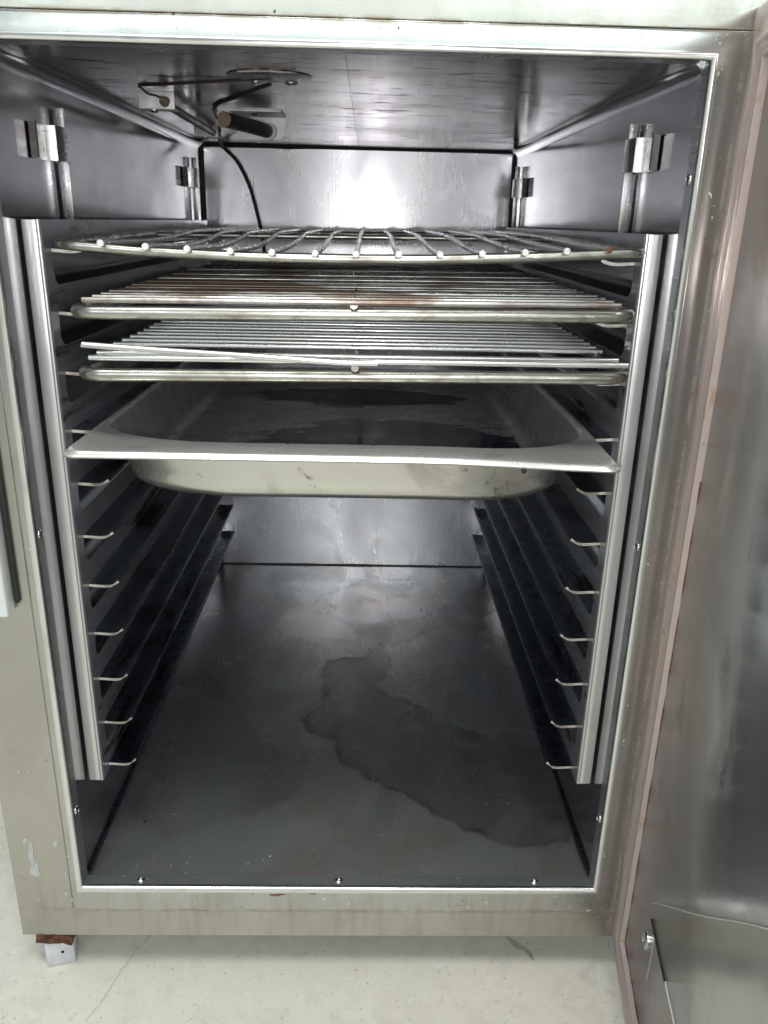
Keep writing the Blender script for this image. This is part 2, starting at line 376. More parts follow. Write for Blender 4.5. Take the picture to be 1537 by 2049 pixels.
# base panel with the water stains stored on a fine grid
NX, NY = 250, 390
def poly_sd(P, px, py):
    P = np.array(P); d = np.full(px.shape, 9.); ins = np.zeros(px.shape, bool)
    for i in range(len(P)):
        a = P[i - 1]; b = P[i]; e = b - a; t = np.clip(((px - a[0]) * e[0] + (py - a[1]) * e[1]) / (e @ e), 0, 1)
        d = np.minimum(d, np.hypot(px - a[0] - t * e[0], py - a[1] - t * e[1]))
        c = (a[1] > py) != (b[1] > py)
        with np.errstate(divide='ignore', invalid='ignore'):
            ins ^= c & (px < a[0] + (py - a[1]) / (b[1] - a[1]) * e[0])
    return np.where(ins, -d, d)
def vnoise(px, py, s, seed):
    rs = np.random.RandomState(seed); G = rs.rand(64, 64); x = px * s + 17; y = py * s + 5
    xi = np.floor(x).astype(int); yi = np.floor(y).astype(int); fx = x - xi; fy = y - yi; fx = fx * fx * (3 - 2 * fx); fy = fy * fy * (3 - 2 * fy)
    g = lambda a, b: G[a % 64, b % 64]
    return (g(xi, yi) * (1 - fx) + g(xi + 1, yi) * fx) * (1 - fy) + (g(xi, yi + 1) * (1 - fx) + g(xi + 1, yi + 1) * fx) * fy - .5
STMAIN = [(0.0395, 0.3702), (0.0427, 0.3337), (0.0395, 0.2996), (0.0306, 0.281), (0.0423, 0.2592), (0.0655, 0.247), (0.0829, 0.2268), (0.0931, 0.2113), (0.123, 0.1967), (0.1421, 0.1752), (0.1857, 0.1758), (0.1978, 0.0991), (0.1849, 0.0451), (0.1322, 0.0472), (0.0814, 0.0728), (0.0691, 0.0864), (0.0487, 0.1063), (0.0331, 0.1242), (0.0169, 0.1303), (0.0003, 0.1428), (-0.0108, 0.1627), (-0.0117, 0.1837), (-0.0271, 0.1871), (-0.041, 0.1979), (-0.0441, 0.2091), (-0.0387, 0.2288), (-0.0324, 0.237), (-0.0268, 0.2623), (-0.0341, 0.2843), (-0.0252, 0.3272), (-0.0051, 0.3377), (0.0156, 0.3381), (0.0342, 0.3755)]
STUP = [(0.0096, 0.4148), (0.0547, 0.4279), (0.0953, 0.4413), (0.1147, 0.4673), (0.1628, 0.5236), (0.1816, 0.5029), (0.1727, 0.419), (0.1479, 0.4008), (0.11, 0.4115), (0.081, 0.3934), (0.0499, 0.3597), (0.0342, 0.3755), (0.01, 0.3804)]
STLEFT = [(-0.166, 0.3192), (-0.1269, 0.2647), (-0.0661, 0.1653), (-0.0414, 0.1488), (-0.0345, 0.1692), (-0.0336, 0.1265), (-0.0455, 0.1023), (-0.0721, 0.0822), (-0.1056, 0.0684), (-0.1395, 0.0475), (-0.19, 0.0679), (-.19, .30)]
bx0, bx1, by0, by1 = -W2 + .001, W2 - .001, .0105, D - .0005
vs, fs = grid(NX, NY, lambda u, v: (bx0 + u * (bx1 - bx0), by0 + v * (by1 - by0), 0.0))
me = bpy.data.meshes.new('base_panel'); me.from_pydata(vs, [], fs)
V = np.array(vs); px, py = V[:, 0], V[:, 1]
wob = .006 * vnoise(px, py, 60, 1) + .004 * vnoise(px, py, 160, 2) + .002 * vnoise(px, py, 400, 3) + .008 * vnoise(px, py, 25, 4)
stain = np.zeros(len(V)); edge = np.zeros(len(V))
for Pg, a, e in ((STMAIN, .85, .9), (STUP, .4, .35), (STLEFT, .30, .15)):
    sd = poly_sd(Pg, px, py) + wob
    inside = 1 / (1 + np.exp(sd / .0011))
    fade = .55 + .45 * np.exp(-np.maximum(-sd, 0) / .03)
    stain = np.maximum(stain, a * inside * fade * np.clip(.85 + .9 * vnoise(px, py, 30, 21) + .5 * vnoise(px, py, 80, 22), .25, 1.1))
    en = np.clip(.5 + 1.6 * vnoise(px, py, 45, 9), 0, 1)
    edge = np.maximum(edge, .7 * e * np.exp(-((sd + .0010) / .0014) ** 2) * en + .4 * e * np.exp(-np.maximum(-sd, 0) / .005) * inside * en)
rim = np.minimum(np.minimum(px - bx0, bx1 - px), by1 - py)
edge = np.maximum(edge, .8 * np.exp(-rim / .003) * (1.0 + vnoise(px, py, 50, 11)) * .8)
for nm, arr in (('stain', stain), ('edge', edge)):
    at = me.attributes.new(nm, 'FLOAT', 'POINT'); at.data.foreach_set('value', np.clip(arr, 0, 1).astype(np.float32))
link('base_panel', me, 'base', cab)

# grimy beads in the lower side seams
for s in (-1, 1):
    pts = [(s * (W2 - .0008), .012 + (.30 if s < 0 else .5) * k / 30, .0008) for k in range(31)]
    MB().tube(pts, [.0016 + random.uniform(-.0006, .0008) for _ in pts], 6).build('grime_line', 'rustline' if 'rustline' in M else 'rail', cab)

# front frame: fascia sheet with an opening, and the trim folded round the opening
def loop_sweep(b, prof, close=False):
    """prof: list of ((oL,oR,oB,oT) outward offsets, y)"""
    rings = []
    for (o, y) in prof:
        rings.append([b.bm.verts.new(v) for v in ((-W2 - o[0], y, -o[2]), (W2 + o[1], y, -o[2]), (W2 + o[1], y, H + o[3]), (-W2 - o[0], y, H + o[3]))])
    n = len(rings)
    for i in range(n if close else n - 1):
        a, c = rings[i], rings[(i + 1) % n]
        for k in range(4): b.bm.faces.new((a[k], a[(k + 1) % 4], c[(k + 1) % 4], c[k]))
TL, TR, TB, TT = .0070, .0240, .0200, .0125
b = MB(); f = lambda t: (t,) * 4
loop_sweep(b, [(f(.0004), .0112), (f(-.0012), .0112), (f(-.0012), .002)]); b.build('opening_flange', 'flange', cab, 30)
b = MB(); lip = [(f(-.0012), .0022), (f(-.0012), .0012)]
for k in range(0, 9):
    a = k / 8 * math.pi / 2; lip.append((f(-.0012 + .0034 * (1 - math.cos(a))), .0010 - .0030 * math.sin(a)))
loop_sweep(b, lip + [(f(.0026), -.0019)]); b.build('opening_lip', 'lip', cab, 60)
b = MB(); prof = [(f(.0024), -.0012)]
prof += [(f(.0024), -.0018), ((TL - .0016, TR - .0016, TB - .0016, TT - .0016), -.0017), ((TL - .001, TR - .001, TB - .001, TT - .001), -.0016), ((TL - .0002, TR - .0002, TB - .0002, TT - .0002), -.0012), ((TL, TR, TB, TT), .0004), ((TL, TR, TB, TT), .0025), (f(.0005), .0045)]
loop_sweep(b, prof, True); b.build('opening_trim', 'front', cab, 30)
b = MB(); OL = .0488; top = .70 - H
g = .0006
prof = [((TL + g, TR + g, TB + g, TT + g), .0022), ((TL + g, TR + g, TB + g, TT + g), .0003), ((TL + g + .0004, TR + g + .0004, TB + g + .0004, TT + g + .0004), 0),
        ((TL + .003, TR + .003, TB + .003, TT + .003), 0), ((OL - .0018, OL - .0018, .0449, top), 0), ((OL - .001, OL - .001, .0457, top), 0), ((OL, OL, .0467, top + .001), .001), ((OL, OL, .0467, top + .001), .016)]
loop_sweep(b, prof); b.build('front_fascia', 'fascia_low', cab, 30)
b = MB(); loop_sweep(b, [((TL - .003,) + (TR - .003,) + (TB - .003,) + (TT - .003,), .0030), ((TL + .004, TR + .004, TB + .004, TT + .004), .0030)]); b.build('seam_backing', 'sealant', cab, 0)
# outer shell
xo = W2 + OL
b = MB(); b.box(-xo, -xo + .0015, .016, .66, -.0467, .70); b.box(xo - .0015, xo, .016, .66, -.0467, .70)
b.box(-xo + .0015, xo - .0015, .016, .66, -.0467, -.0452); b.box(-xo + .0015, xo - .0015, .016, .66, .6985, .70); b.box(-xo, xo, .66, .6615, -.0467, .70)
b.build('outer_shell', 'shell', cab)
# brown joint grime along the lower trim seam
M['seamrust'] = simple('seam_rust', (.25, .18, .11), .8, var=.6, scale=300)
for xa, xb_ in ((-.19, -.02), (-.015, .055), (.06, .2)):
    pts = [(xa + (xb_ - xa) * k / 40, -.0002, -TB - .0004 + random.uniform(-.0002, .0002)) for k in range(41)]
    MB().tube(pts, [random.uniform(.0001, .0006) for _ in pts], 6).build('joint_grime', 'seamrust', cab)

# screws
def screw(loc, nrm, r=.0031, parent=cab, h=.0017):
    m = Matrix.Translation(loc) @ Vector(nrm).to_track_quat('Z', 'Y').to_matrix().to_4x4()
    b = MB(); prof = [(r, -.0004)] + [(r * math.cos(a), h * math.sin(a)) for a in [k / 6 * 1.2 for k in range(7)]] + [(r * .30, h * .35), (0, h * .3)]
    b.lathe(prof, m, 16); return b.build('screw', 'screw', parent, 40)
for x in (-.148, -.001, .146): screw((x, .0065, .0012), (0, 0, 1))
for z in (.491, .274, .060): screw((W2 - .0012, .0068, z), (-1, 0, 0))
for z in (.491, .277, .065): screw((-W2 + .0012, .0058, z), (1, 0, 0))

# spring clips on the side walls that hold the racks' hanging tabs
def clip(s, yc, zc):
    b = MB(); t = .0011
    c = [(0.0005, -.036), (.0035, -.0345), (.0006, -.030), (.0006, -.013), (.0085, -.012), (.0098, -.006), (.0095, .006), (.0075, .012), (.0006, .0135), (.0006, .030)]
    c = [(.006, -.0355), (.0012, -.0335), (.0006, -.030), (.0006, -.0135), (.0028, -.0128), (.0082, -.0105), (.0096, -.005), (.0096, .006), (.0082, .011), (.0028, .0128), (.0006, .0140), (.0006, .032)]
    up = [Vector(q) for q in c]; off = []
    for i, q in enumerate(up):
        a = up[max(0, i - 1)]; d = (up[min(len(up) - 1, i + 1)] - a).normalized(); off.append(q + Vector((d.y, -d.x)) * t)
    poly = [(s * (W2 - q.x), yc + q.y) for q in up + off[::-1]]
    b.prism(poly, 'z', zc - .010, zc + .010); b.build('rack_clip', 'clip', cab, 40)
for s, yc, zc in ((-1, .0965, .507), (-1, .515, .507), (1, .0965, .509), (1, .53, .505)): clip(s, yc, zc)

# thermostat feelers on the ceiling
b = MB(); b.box(-.1515, -.1262, .1750, .1765, .5378, H, .0004); b.box(-.1515, -.1262, .1765, .190, .5378, .5390, .0003)
br1 = b.build('sensor_bracket', 'plate', cab)
screw((-.1425, .1825, .5376), (0, 0, -1), .0034, br1)
b = MB(); b.box(-.1600, -.1362, .4090, .4105, .5405, H, .0004); b.box(-.1600, -.1362, .4105, .422, .5405, .5415, .0003)
br2 = b.build('sensor_bracket', 'plate', cab); screw((-.150, .416, .5403), (0, 0, -1), .003, br2)
b = MB(); b.tube([(-.1325, .1690, .5420), (-.1345, .20, .5422), (-.1405, .406, .5440)], .0031, 12)
b.build('sensor_rod', 'bulb', cab, 50)
b = MB(); b.tube([(-.1305, .1700, .5425), (-.1318, .1640, .5428), (-.1326, .160, .5432)], [.0026, .0022, .001], 10); b.build('rod_tip', 'bulbtip', cab, 50)
cap_pts = [(-.1326, .1600, .5432), (-.1345, .156, .5440), (-.1375, .1545, .5442), (-.1400, .1535, .5450), (-.1412, .1525, .5462), (-.1425, .150, .5478), (-.144, .148, .5482), (-.1405, .143, .5484), (-.128, .140, .5484), (-.10, .128, .5486), (-.070, .112, .5486), (-.050, .100, .5486)]
b = MB(); b.tube(cap_pts, .0007, 6); b.build('capillary_tube', 'cable', cab, 60)
# large rounded plate with the thick feeler
pl = []
for k in range(9):
    a = -math.pi / 2 + k / 8 * math.pi / 2; pl.append((-.0675 + .008 * math.cos(a), .5385 + .008 * math.sin(a)))
pl = [(-.1015, .5305)] + pl + [(-.0590, H), (-.1015, H)]
b = MB(); b.prism(pl, 'y', .3040, .3056); b.box(-.1015, -.0590, .262, .3040, H - .0012, H - .0001)
plate = b.build('feeler_plate', 'plate', cab, 30)
b = MB(); b.tube([(-.0748, .3030, .5370), (-.0800, .285, .5372), (-.0990, .222, .5372)], .0056, 18); b.build('temperature_feeler', 'bulb', cab, 50)
b = MB(); b.tube([(-.0990, .2220, .5372), (-.0993, .2212, .5372)], [.0057, .0050], 18); b.build('feeler_tip', 'bulbtip', cab, 50)
b = MB(); b.tube([(-.0735, .3036, .5370), (-.0742, .300, .5370)], .0068, 18); b.build('feeler_collar', 'plate', cab, 50)
screw((-.083, .278, .5479), (0, 0, -1), .003, plate)
b = MB(); b.tube([(-.118, .30, .546), (-.112, .25, .5475), (-.102, .22, .5482), (-.085, .19, .5484), (-.068, .155, .5486), (-.052, .125, .5486)], .0011, 8); b.build('capillary_tube', 'cable', cab, 60)
# shallow lamp cover on the ceiling with a bright front lip
b = MB(); m = Matrix.Translation((-.049, .094, H)) @ Matrix.Diagonal((1, .9, -1, 1))
b.lathe([(.0265, 0), (.0262, .0004), (.0250, .0006), (0, .0007)], m, 36); cov = b.build('ceiling_cover', 'rail', cab, 30)
b = MB(); b.tube([(-.066, .0745, H - .0010), (-.050, .0700, H - .0010), (-.031, .0735, H - .0010)], .0006, 6); b.build('cover_lip', 'wire_rusty', cab, 50)
screw((-.0375, .1165, H - .0005), (0, 0, -1), .0042); screw((-.0600, .1150, H - .0005), (0, 0, -1), .003)
# cable hanging down the back wall
ctrl = [(-.138, .425, .5475), (-.150, .50, .5470), (-.160, .565, .5455), (-.1575, .588, .5415), (-.1440, .591, .5270), (-.1312, .5915, .4995), (-.1235, .5915, .4699), (-.1192, .5915, .448), (-.116, .5915, .42), (-.116, .5915, .36)]
b = MB(); cv = [Vector(q) for q in ctrl]; sp = []
for i in range(len(cv) - 1):
    p0, p1, p2, p3 = cv[max(0, i - 1)], cv[i], cv[i + 1], cv[min(len(cv) - 1, i + 2)]
    for k in range(6):
        t = k / 6; sp.append(.5 * ((2 * p1) + (-p0 + p2) * t + (2 * p0 - 5 * p1 + 4 * p2 - p3) * t * t + (-p0 + 3 * p1 - 3 * p2 + p3) * t ** 3))
b.tube(sp, .0021, 10); b.build('sensor_cable', 'cable', cab, 60)

# latch keeper at the left edge of the front
b = MB(); b.box(-.2600, -.2072, -.0125, -.0008, .2270, .46, .0022, 3)
b.build('latch_keeper', 'latch', cab, 40)
b = MB(); b.box(-.2065, -.2040, -.0030, -.0003, .2330, .46, .0006); b.build('keeper_shadow_strip', 'rubber_and_shade', cab)  # dark strip standing in for the shadow beside the latch keeper

# feet
M['rustbracket'] = M['rust']
for (x, y) in ((-.2165, .013), (.2275, .013), (-.2165, .62), (.2275, .62)):
    m = Matrix.Translation((x, y, 0)) @ Matrix.Rotation(R(14), 4, 'Z')
    b = MB(); b.box(-.0105, .0105, -.011, .011, FZ + .0002, -.0555, .0015, 2, m)
    ft = b.build('foot', 'foot', cab)
    MB().lathe([(.0013, -.0002), (.0012, .0003), (0, .0003)], m @ Matrix.Translation((.002, -.0110, -.066)) @ Vector((0, -1, 0)).to_track_quat('Z', 'Y').to_matrix().to_4x4(), 10).build('foot_hole', 'slot', ft, 40)
    b = MB(); t = bmesh.new(); bmesh.ops.create_cube(t, size=1)
    for v in t.verts: v.co = Vector((v.co.x * .027, v.co.y * .028, v.co.z * .0065))
    bmesh.ops.subdivide_edges(t, edges=t.edges[:], cuts=7, use_grid_fill=True)
    for v in t.verts:
        k = math.sin(v.co.x * 700 + v.co.y * 310) * .0007 + random.uniform(-.0006, .0006)
        v.co.z += k - (.0018 if v.co.z < 0 and v.co.x < 0 else 0); v.co.y += random.uniform(-.0006, .0006)
    t.transform(Matrix.Translation((x + .001, y + .0005, -.0502)) @ Matrix.Rotation(R(7), 4, 'Y')); b.add(t)
    b.build('rusty_bracket', 'rust', ft, 60)
# rust patches on the bottom lip
def patch(name, c, rx, rz, y, mat, parent=cab, seed=1, n=26):
    rr = random.Random(seed); b = MB(); vs = []
    ph = [rr.uniform(0, 6.28) for _ in range(5)]
    for k in range(n):
        a = 2 * math.pi * k / n; q = 1 + .22 * math.sin(2 * a + ph[0]) + .16 * math.sin(3 * a + ph[1]) + .12 * math.sin(5 * a + ph[2])
        vs.append((c[0] + rx * q * math.cos(a), y, c[1] + rz * q * math.sin(a)))
    A = [b.bm.verts.new(v) for v in vs]; B = [b.bm.verts.new((v[0], y + .0004, v[2])) for v in vs]
    b.bm.faces.new(A)
    for k in range(n): b.bm.faces.new((A[k], A[(k + 1) % n], B[(k + 1) % n], B[k]))
    return b.build(name, mat, parent, 0)
M['rustpaint'] = simple('rust_stain', (.23, .10, .05), .7, var=.5, scale=500)
M['paintsplash'] = simple('pale_splash', (.46, .47, .455), .6, var=.15, scale=200)
patch('rust_spot', (-.0465, -.0045), .0055, .0011, -.0019, 'rustpaint', seed=2)
patch('rust_spot', (-.020, -.0030), .0028, .0007, -.0019, 'rustpaint', seed=5)
for i, (x, z, rx, rz) in enumerate(((-.2225, .0305, .0022, .009), (-.2215, .016, .0028, .007), (-.2255, .043, .0018, .0020), (-.2045, .040, .0020, .0024), (-.2000, .0125, .0008, .0015), (-.2015, -.006, .0009, .0013), (-.1980, -.012, .0010, .0012))):
    patch('paint_splash', (x, z), rx, rz, -.0004, 'paintsplash', seed=20 + i)

# ------------------------------------------------------------------ the door (part of the cabinet), hinged at the right
ang = R(9)
u = Vector((-math.sin(ang), -math.cos(ang), 0)); nn = Vector((-math.cos(ang), math.sin(ang), 0))
hinge = Vector((.2086, -.001, 0))
DM = Matrix(((u.x, -nn.x, 0, hinge.x), (u.y, -nn.y, 0, hinge.y), (0, 0, 1, 0), (0, 0, 0, 1)))   # local x = along door, y = outward (away from cavity), z up
s0, s1, dz0, dz1 = -.0117, .43, -.047, .5725
b = MB(); b.box(s0 + .0005, s1 - .0005, .0045, .040, dz0 + .0005, dz1 - .0005, .002, 3, DM)
door = b.build('door', 'door', cab, 30)
tag(door, 'open door seen from its inner side, steel with a raised rim')
# raised rim swept round the inner face
def rim_sweep():
    b = MB(); wS, wB = .041, .0285
    prof = [(0, .010), (0, .0012), (.03, .0002), (.10, -.0002), (.30, -.0001), (.50, .0000), (.57, -.0016), (.62, -.0024), (.68, -.0022), (.76, -.0008), (.84, .0000), (.90, -.0010), (.94, -.0008), (.96, .0010), (1, .0038)]
    rings = []
    for (t, y) in prof:
        dx, dz = wS * t, wB * t; ring = []
        cs = [(s0 + dx, dz0 + dz), (s1 - dx, dz0 + dz), (s1 - dx, dz1 - dz), (s0 + dx, dz1 - dz)]
        for i in range(4):
            a = Vector(cs[i]); c = Vector(cs[(i + 1) % 4]); m = 40 if i % 2 else 24
            for k in range(m):
                q = a + (c - a) * k / m
                wav = .0005 * math.sin(q.y * 31 + i) + .00025 * math.sin(q.y * 95 + t) if 0 < k else 0
                ring.append(b.bm.verts.new(DM @ Vector((q.x, y + wav * (1 if .0 < t < .9 else 0), q.y))))
        rings.append(ring)
    for a, c in zip(rings, rings[1:]):
        n = len(a)
        for k in range(n): b.bm.faces.new((a[k], a[(k + 1) % n], c[(k + 1) % n], c[k]))
    return b.build('door_rim', 'strip', door, 40)
rim_sweep()
# inner panel lies a little deeper
b = MB(); b.box(s0 + .0425, s1 - .0425, .0020, .0046, dz0 + .0300, dz1 - .0300, .0008, 2, DM); b.build('door_inner_panel', 'door', door, 30)
# rusty grime lying in the gap between rim and panel
for (a, c, rr_) in (((s0 + .0415, dz0 + .0292), (s0 + .0415, .33), .0009), ((s0 + .0415, dz0 + .0292), (.30, dz0 + .0292), .0011)):
    pts = [DM @ Vector((a[0] + (c[0] - a[0]) * k / 240, .0022, a[1] + (c[1] - a[1]) * k / 240)) for k in range(241)]
    MB().tube(pts, [max(.00008, rr_ * (.28 + .22 * math.sin(i * .23) * math.sin(i * .071 + 1) + random.uniform(-.05, .08))) for i in range(len(pts))], 6).build('gap_rust', 'rust', door)
screw(DM @ Vector((.0788, .0017, .0381)), DM.to_3x3() @ Vector((0, -1, 0)), .0064, door, .0018)
# slot and fold line in the lower corner of the panel
b = MB(); b.box(.082, .128, .0014, .0022, .0578, .0597, .0003, 1, DM); b.build('slot', 'slot', door)
b = MB(); b.box(.128, .30, .0012, .0021, .0600, .0612, .0004, 1, DM); b.build('fold_line', 'latch', door)
b = MB(); b.box(.094, .0948, .0015, .0022, .022, .0545, .0002, 1, DM); b.build('fold_line', 'door', door)
pts = [DM @ Vector((.0735 + .160 * t, .0018, .0635 + .1485 * t + .0007 * math.sin(t * 9))) for t in [k / 40 for k in range(41)]]
MB().tube(pts, [.00022 + .00035 * sstep(0, .15, k / 40) + random.uniform(-.0001, .0001) for k in range(41)], 6).build('scratch', 'channel', door)
# hinges, hidden behind the door's edge
for z in (.03, .50):
    MB().tube([(.2300, .000, z), (.2300, .000, z + .05)], .006, 12).build('hinge', 'screw', cab)

# ------------------------------------------------------------------ side racks
PITCH = .0372; ZL = [.0740 + PITCH * k for k in range(11)]
def curve_plate(name, outer, holes, thick):
    cu = bpy.data.curves.new(name, 'CURVE'); cu.dimensions = '2D'; cu.fill_mode = 'BOTH'; cu.extrude = thick / 2
    for P in [outer] + holes:
        s = cu.splines.new('POLY'); s.points.add(len(P) - 1); s.use_cyclic_u = True
        for i, q in enumerate(P): s.points[i].co = (q[0], q[1], 0, 1)
    o = bpy.data.objects.new(name, cu); COL.objects.link(o)
    bpy.context.view_layer.update()
    me = bpy.data.meshes.new_from_object(o.evaluated_get(bpy.context.evaluated_depsgraph_get()))
    bpy.data.objects.remove(o); return me
def rrect(x0, x1, y0, y1, r, n=5, which=(1, 1, 1, 1)):
    P = []
    for i, (cx, cy, a0) in enumerate(((x0, y0, 180), (x1, y0, 270), (x1, y1, 0), (x0, y1, 90))):
        if not which[i]: P.append((cx, cy)); continue
        ox = cx + (r if i in (0, 3) else -r); oy = cy + (r if i in (0, 1) else -r)
        P += [(ox + r * math.cos(R(a0 + 90 * k / n)), oy + r * math.sin(R(a0 + 90 * k / n))) for k in range(n + 1)]
    return P
def side_rack(s, label):
    t = empty('side_rack', (s * .178, .29, .069), label, 'rack', 'side racks')
    xp = .1775
    outer = [(.036, .069), (.549, .069), (.549, .4625), (.036, .4625)]
    holes = [rrect(.0475, .536, z - .0215, z - .0010, .0085, 6, (1, 1, 0, 0)) for z in ZL[1:]]
    me = curve_plate('slotted_plate', outer, holes, .0010)
    for v in me.vertices: y, z, x = v.co.x, v.co.y, v.co.z; v.co = (s * (xp + .0005) + x, y, z)
    bm = bmesh.new(); bm.from_mesh(me); bmesh.ops.recalc_face_normals(bm, faces=bm.faces[:]); bm.to_mesh(me); bm.free(); me.materials.clear()
    link('slotted_plate', me, 'slotted', t, 30)
    # folded front channel
    prof = []
    x0, x1 = s * .1795, s * .1885
    P = [(.1790, .0385), (.1790, .0348), (.1800, .0338), (.1872, .0338), (.1884, .0346), (.1884, .0480), (.1875, .0480), (.1875, .0355), (.1860, .0348), (.1808, .0348), (.1800, .0356), (.1800, .0385)]
    b = MB(); b.prism([(s * q[0], q[1]) for q in P], 'z', .0690, .4622); b.build('front_channel', 'channel', t, 50)
    b = MB(); b.tube([(s * .1789, .0345, .0691), (s * .1789, .0345, .4625)], .0014, 10); b.build('channel_edge', 'channel', t, 60)
    P2 = [(.1790, .546), (.1790, .550), (.1884, .550), (.1884, .540), (.1875, .540), (.1875, .549), (.1800, .549), (.1800, .546)]
    b = MB(); b.prism([(s * q[0], q[1]) for q in P2], 'z', .0690, .4622); b.build('rear_channel', 'channel', t, 50)
    # ledges
    b = MB(); c = [(.1775, .0), (.1750, -.0001), (.1710, -.0004), (.1665, -.0006), (.1630, -.0003), (.1604, .0004), (.1586, .0015)]
    up = [Vector(q) for q in c]; lo = []
    for i, q in enumerate(up):
        a = up[max(0, i - 1)]; d = (up[min(len(up) - 1, i + 1)] - a).normalized(); lo.append(q + Vector((-d.y, d.x)) * .0019)
    poly = [(s * q.x, q.y) for q in up] + [(s * q.x, q.y) for q in lo[::-1]]
    n = len(poly)
    ys = [.0478, .536]
    A = [b.bm.verts.new((q[0], ys[0] + (.0035 if abs(q[0]) < .1600 else 0), q[1])) for q in poly]
    B = [b.bm.verts.new((q[0], ys[1] - (.0035 if abs(q[0]) < .1600 else 0), q[1])) for q in poly]
    for i in range(n): b.bm.faces.new((A[i], A[(i + 1) % n], B[(i + 1) % n], B[i]))
    fa = b.bm.faces.new(A[::-1]); fb_ = b.bm.faces.new(B); fa.material_index = 1; fb_.material_index = 1
    led = b.build('ledge', ('rail', 'ledge_end'), t, 40); led.location = (0, 0, ZL[0])
    for z in ZL[1:]:
        c2 = led.copy(); c2.location = (0, random.uniform(-.0006, .0008), z + random.uniform(-.0004, .0004)); c2.rotation_euler = (0, random.uniform(-.0015, .0015), 0); COL.objects.link(c2)
    # hanging tabs that go up into the clips
    for yc in ((.1065, .525) if s < 0 else (.1065, .540)):
        b = MB(); b.box(*sorted((s * .1866, s * .1824)), yc, yc + .0013, .4620, .5290, .0003)
        b.build('hanging_tab', 'clip', t)
        b = MB(); b.box(*sorted((s * .1868, s * .1880)), yc + .0013, yc + .010, .4620, .5290, .0003)
        b.build('tab_flange', 'flange', t)
    return t
side_rack(-1, 'slotted steel side rack with eleven ledges on the left wall of the cabinet')
side_rack(1, 'slotted steel side rack with eleven ledges on the right wall beside the open door')

# ------------------------------------------------------------------ wire shelves
def lerp(P, x):
    for (a, va), (c, vc) in zip(P, P[1:]):
        if x <= c: return va + (vc - va) * max(0, (x - a)) / (c - a) if x > a else va
    return P[-1][1]
# top shelf: wires run front to back, front rim sags
t = empty('wire_shelf', (.004, .28, .449), 'topmost wire shelf, sagging, with cut wire ends along its front rim', 'shelf')
ZF = [(-.170, .4493), (-.120, .4463), (-.06, .4446), (.006, .4446), (.06, .4456), (.12, .4485), (.178, .4520)]
def z1(x, y):
    zb = .4512 + (.0035 if x > 0 else 0) * abs(x) / .17
    k = sstep(.026, .30, y); return lerp(ZF, x) * (1 - k) + zb * k
loop = rounded([(-.1700, .028, 0), (.1775, .028, 0), (.1775, .515, 0), (-.1715, .515, 0)], [.016, .012, .02, .02], 8)
loop = densify(loop, .012)
MB().tube([(q.x, q.y, z1(q.x, q.y)) for q in loop], .0029, 12, True).build('frame', 'rim', t, 60)
for i in range(13):
    x = -.1392 + .02438 * i + random.uniform(-.0006, .0006)
    sag = .0045 * sstep(.03, -.12, x) * sstep(-.175, -.11, x)
    P = []
    for k in range(25):
        yy = .0215 + .4935 * k / 24
        P.append((x + .001 * math.sin(i * 2.1) * k / 24, yy, z1(x, yy) + .0030 - sag * math.sin(math.pi * min(1, (yy - .02) / .30)) ** 2 * (1 if yy < .32 else 0) + random.uniform(-.00004, .00004)))
    wr = MB().tube(P, .0019, 10).build('wire', 'wire', t, 60)
    m = Matrix.Translation((P[0][0], P[0][1], P[0][2])) @ Vector((0, -1, 0)).to_track_quat('Z', 'Y').to_matrix().to_4x4()
    MB().lathe([(.0019, -.0016), (.0021, -.0004), (.0021, .0002), (.0016, .0005), (0, .0003)], m, 7).build('wire_end', 'cutend' if i < 12 else 'rustpaint', wr, 40)
for y in (.27,): MB().tube([(-.1700, y, z1(-.17, y) - .0005), (.1775, y, z1(.1775, y) - .0005)], .0022, 8).build('cross_bar', 'rim', t, 60)

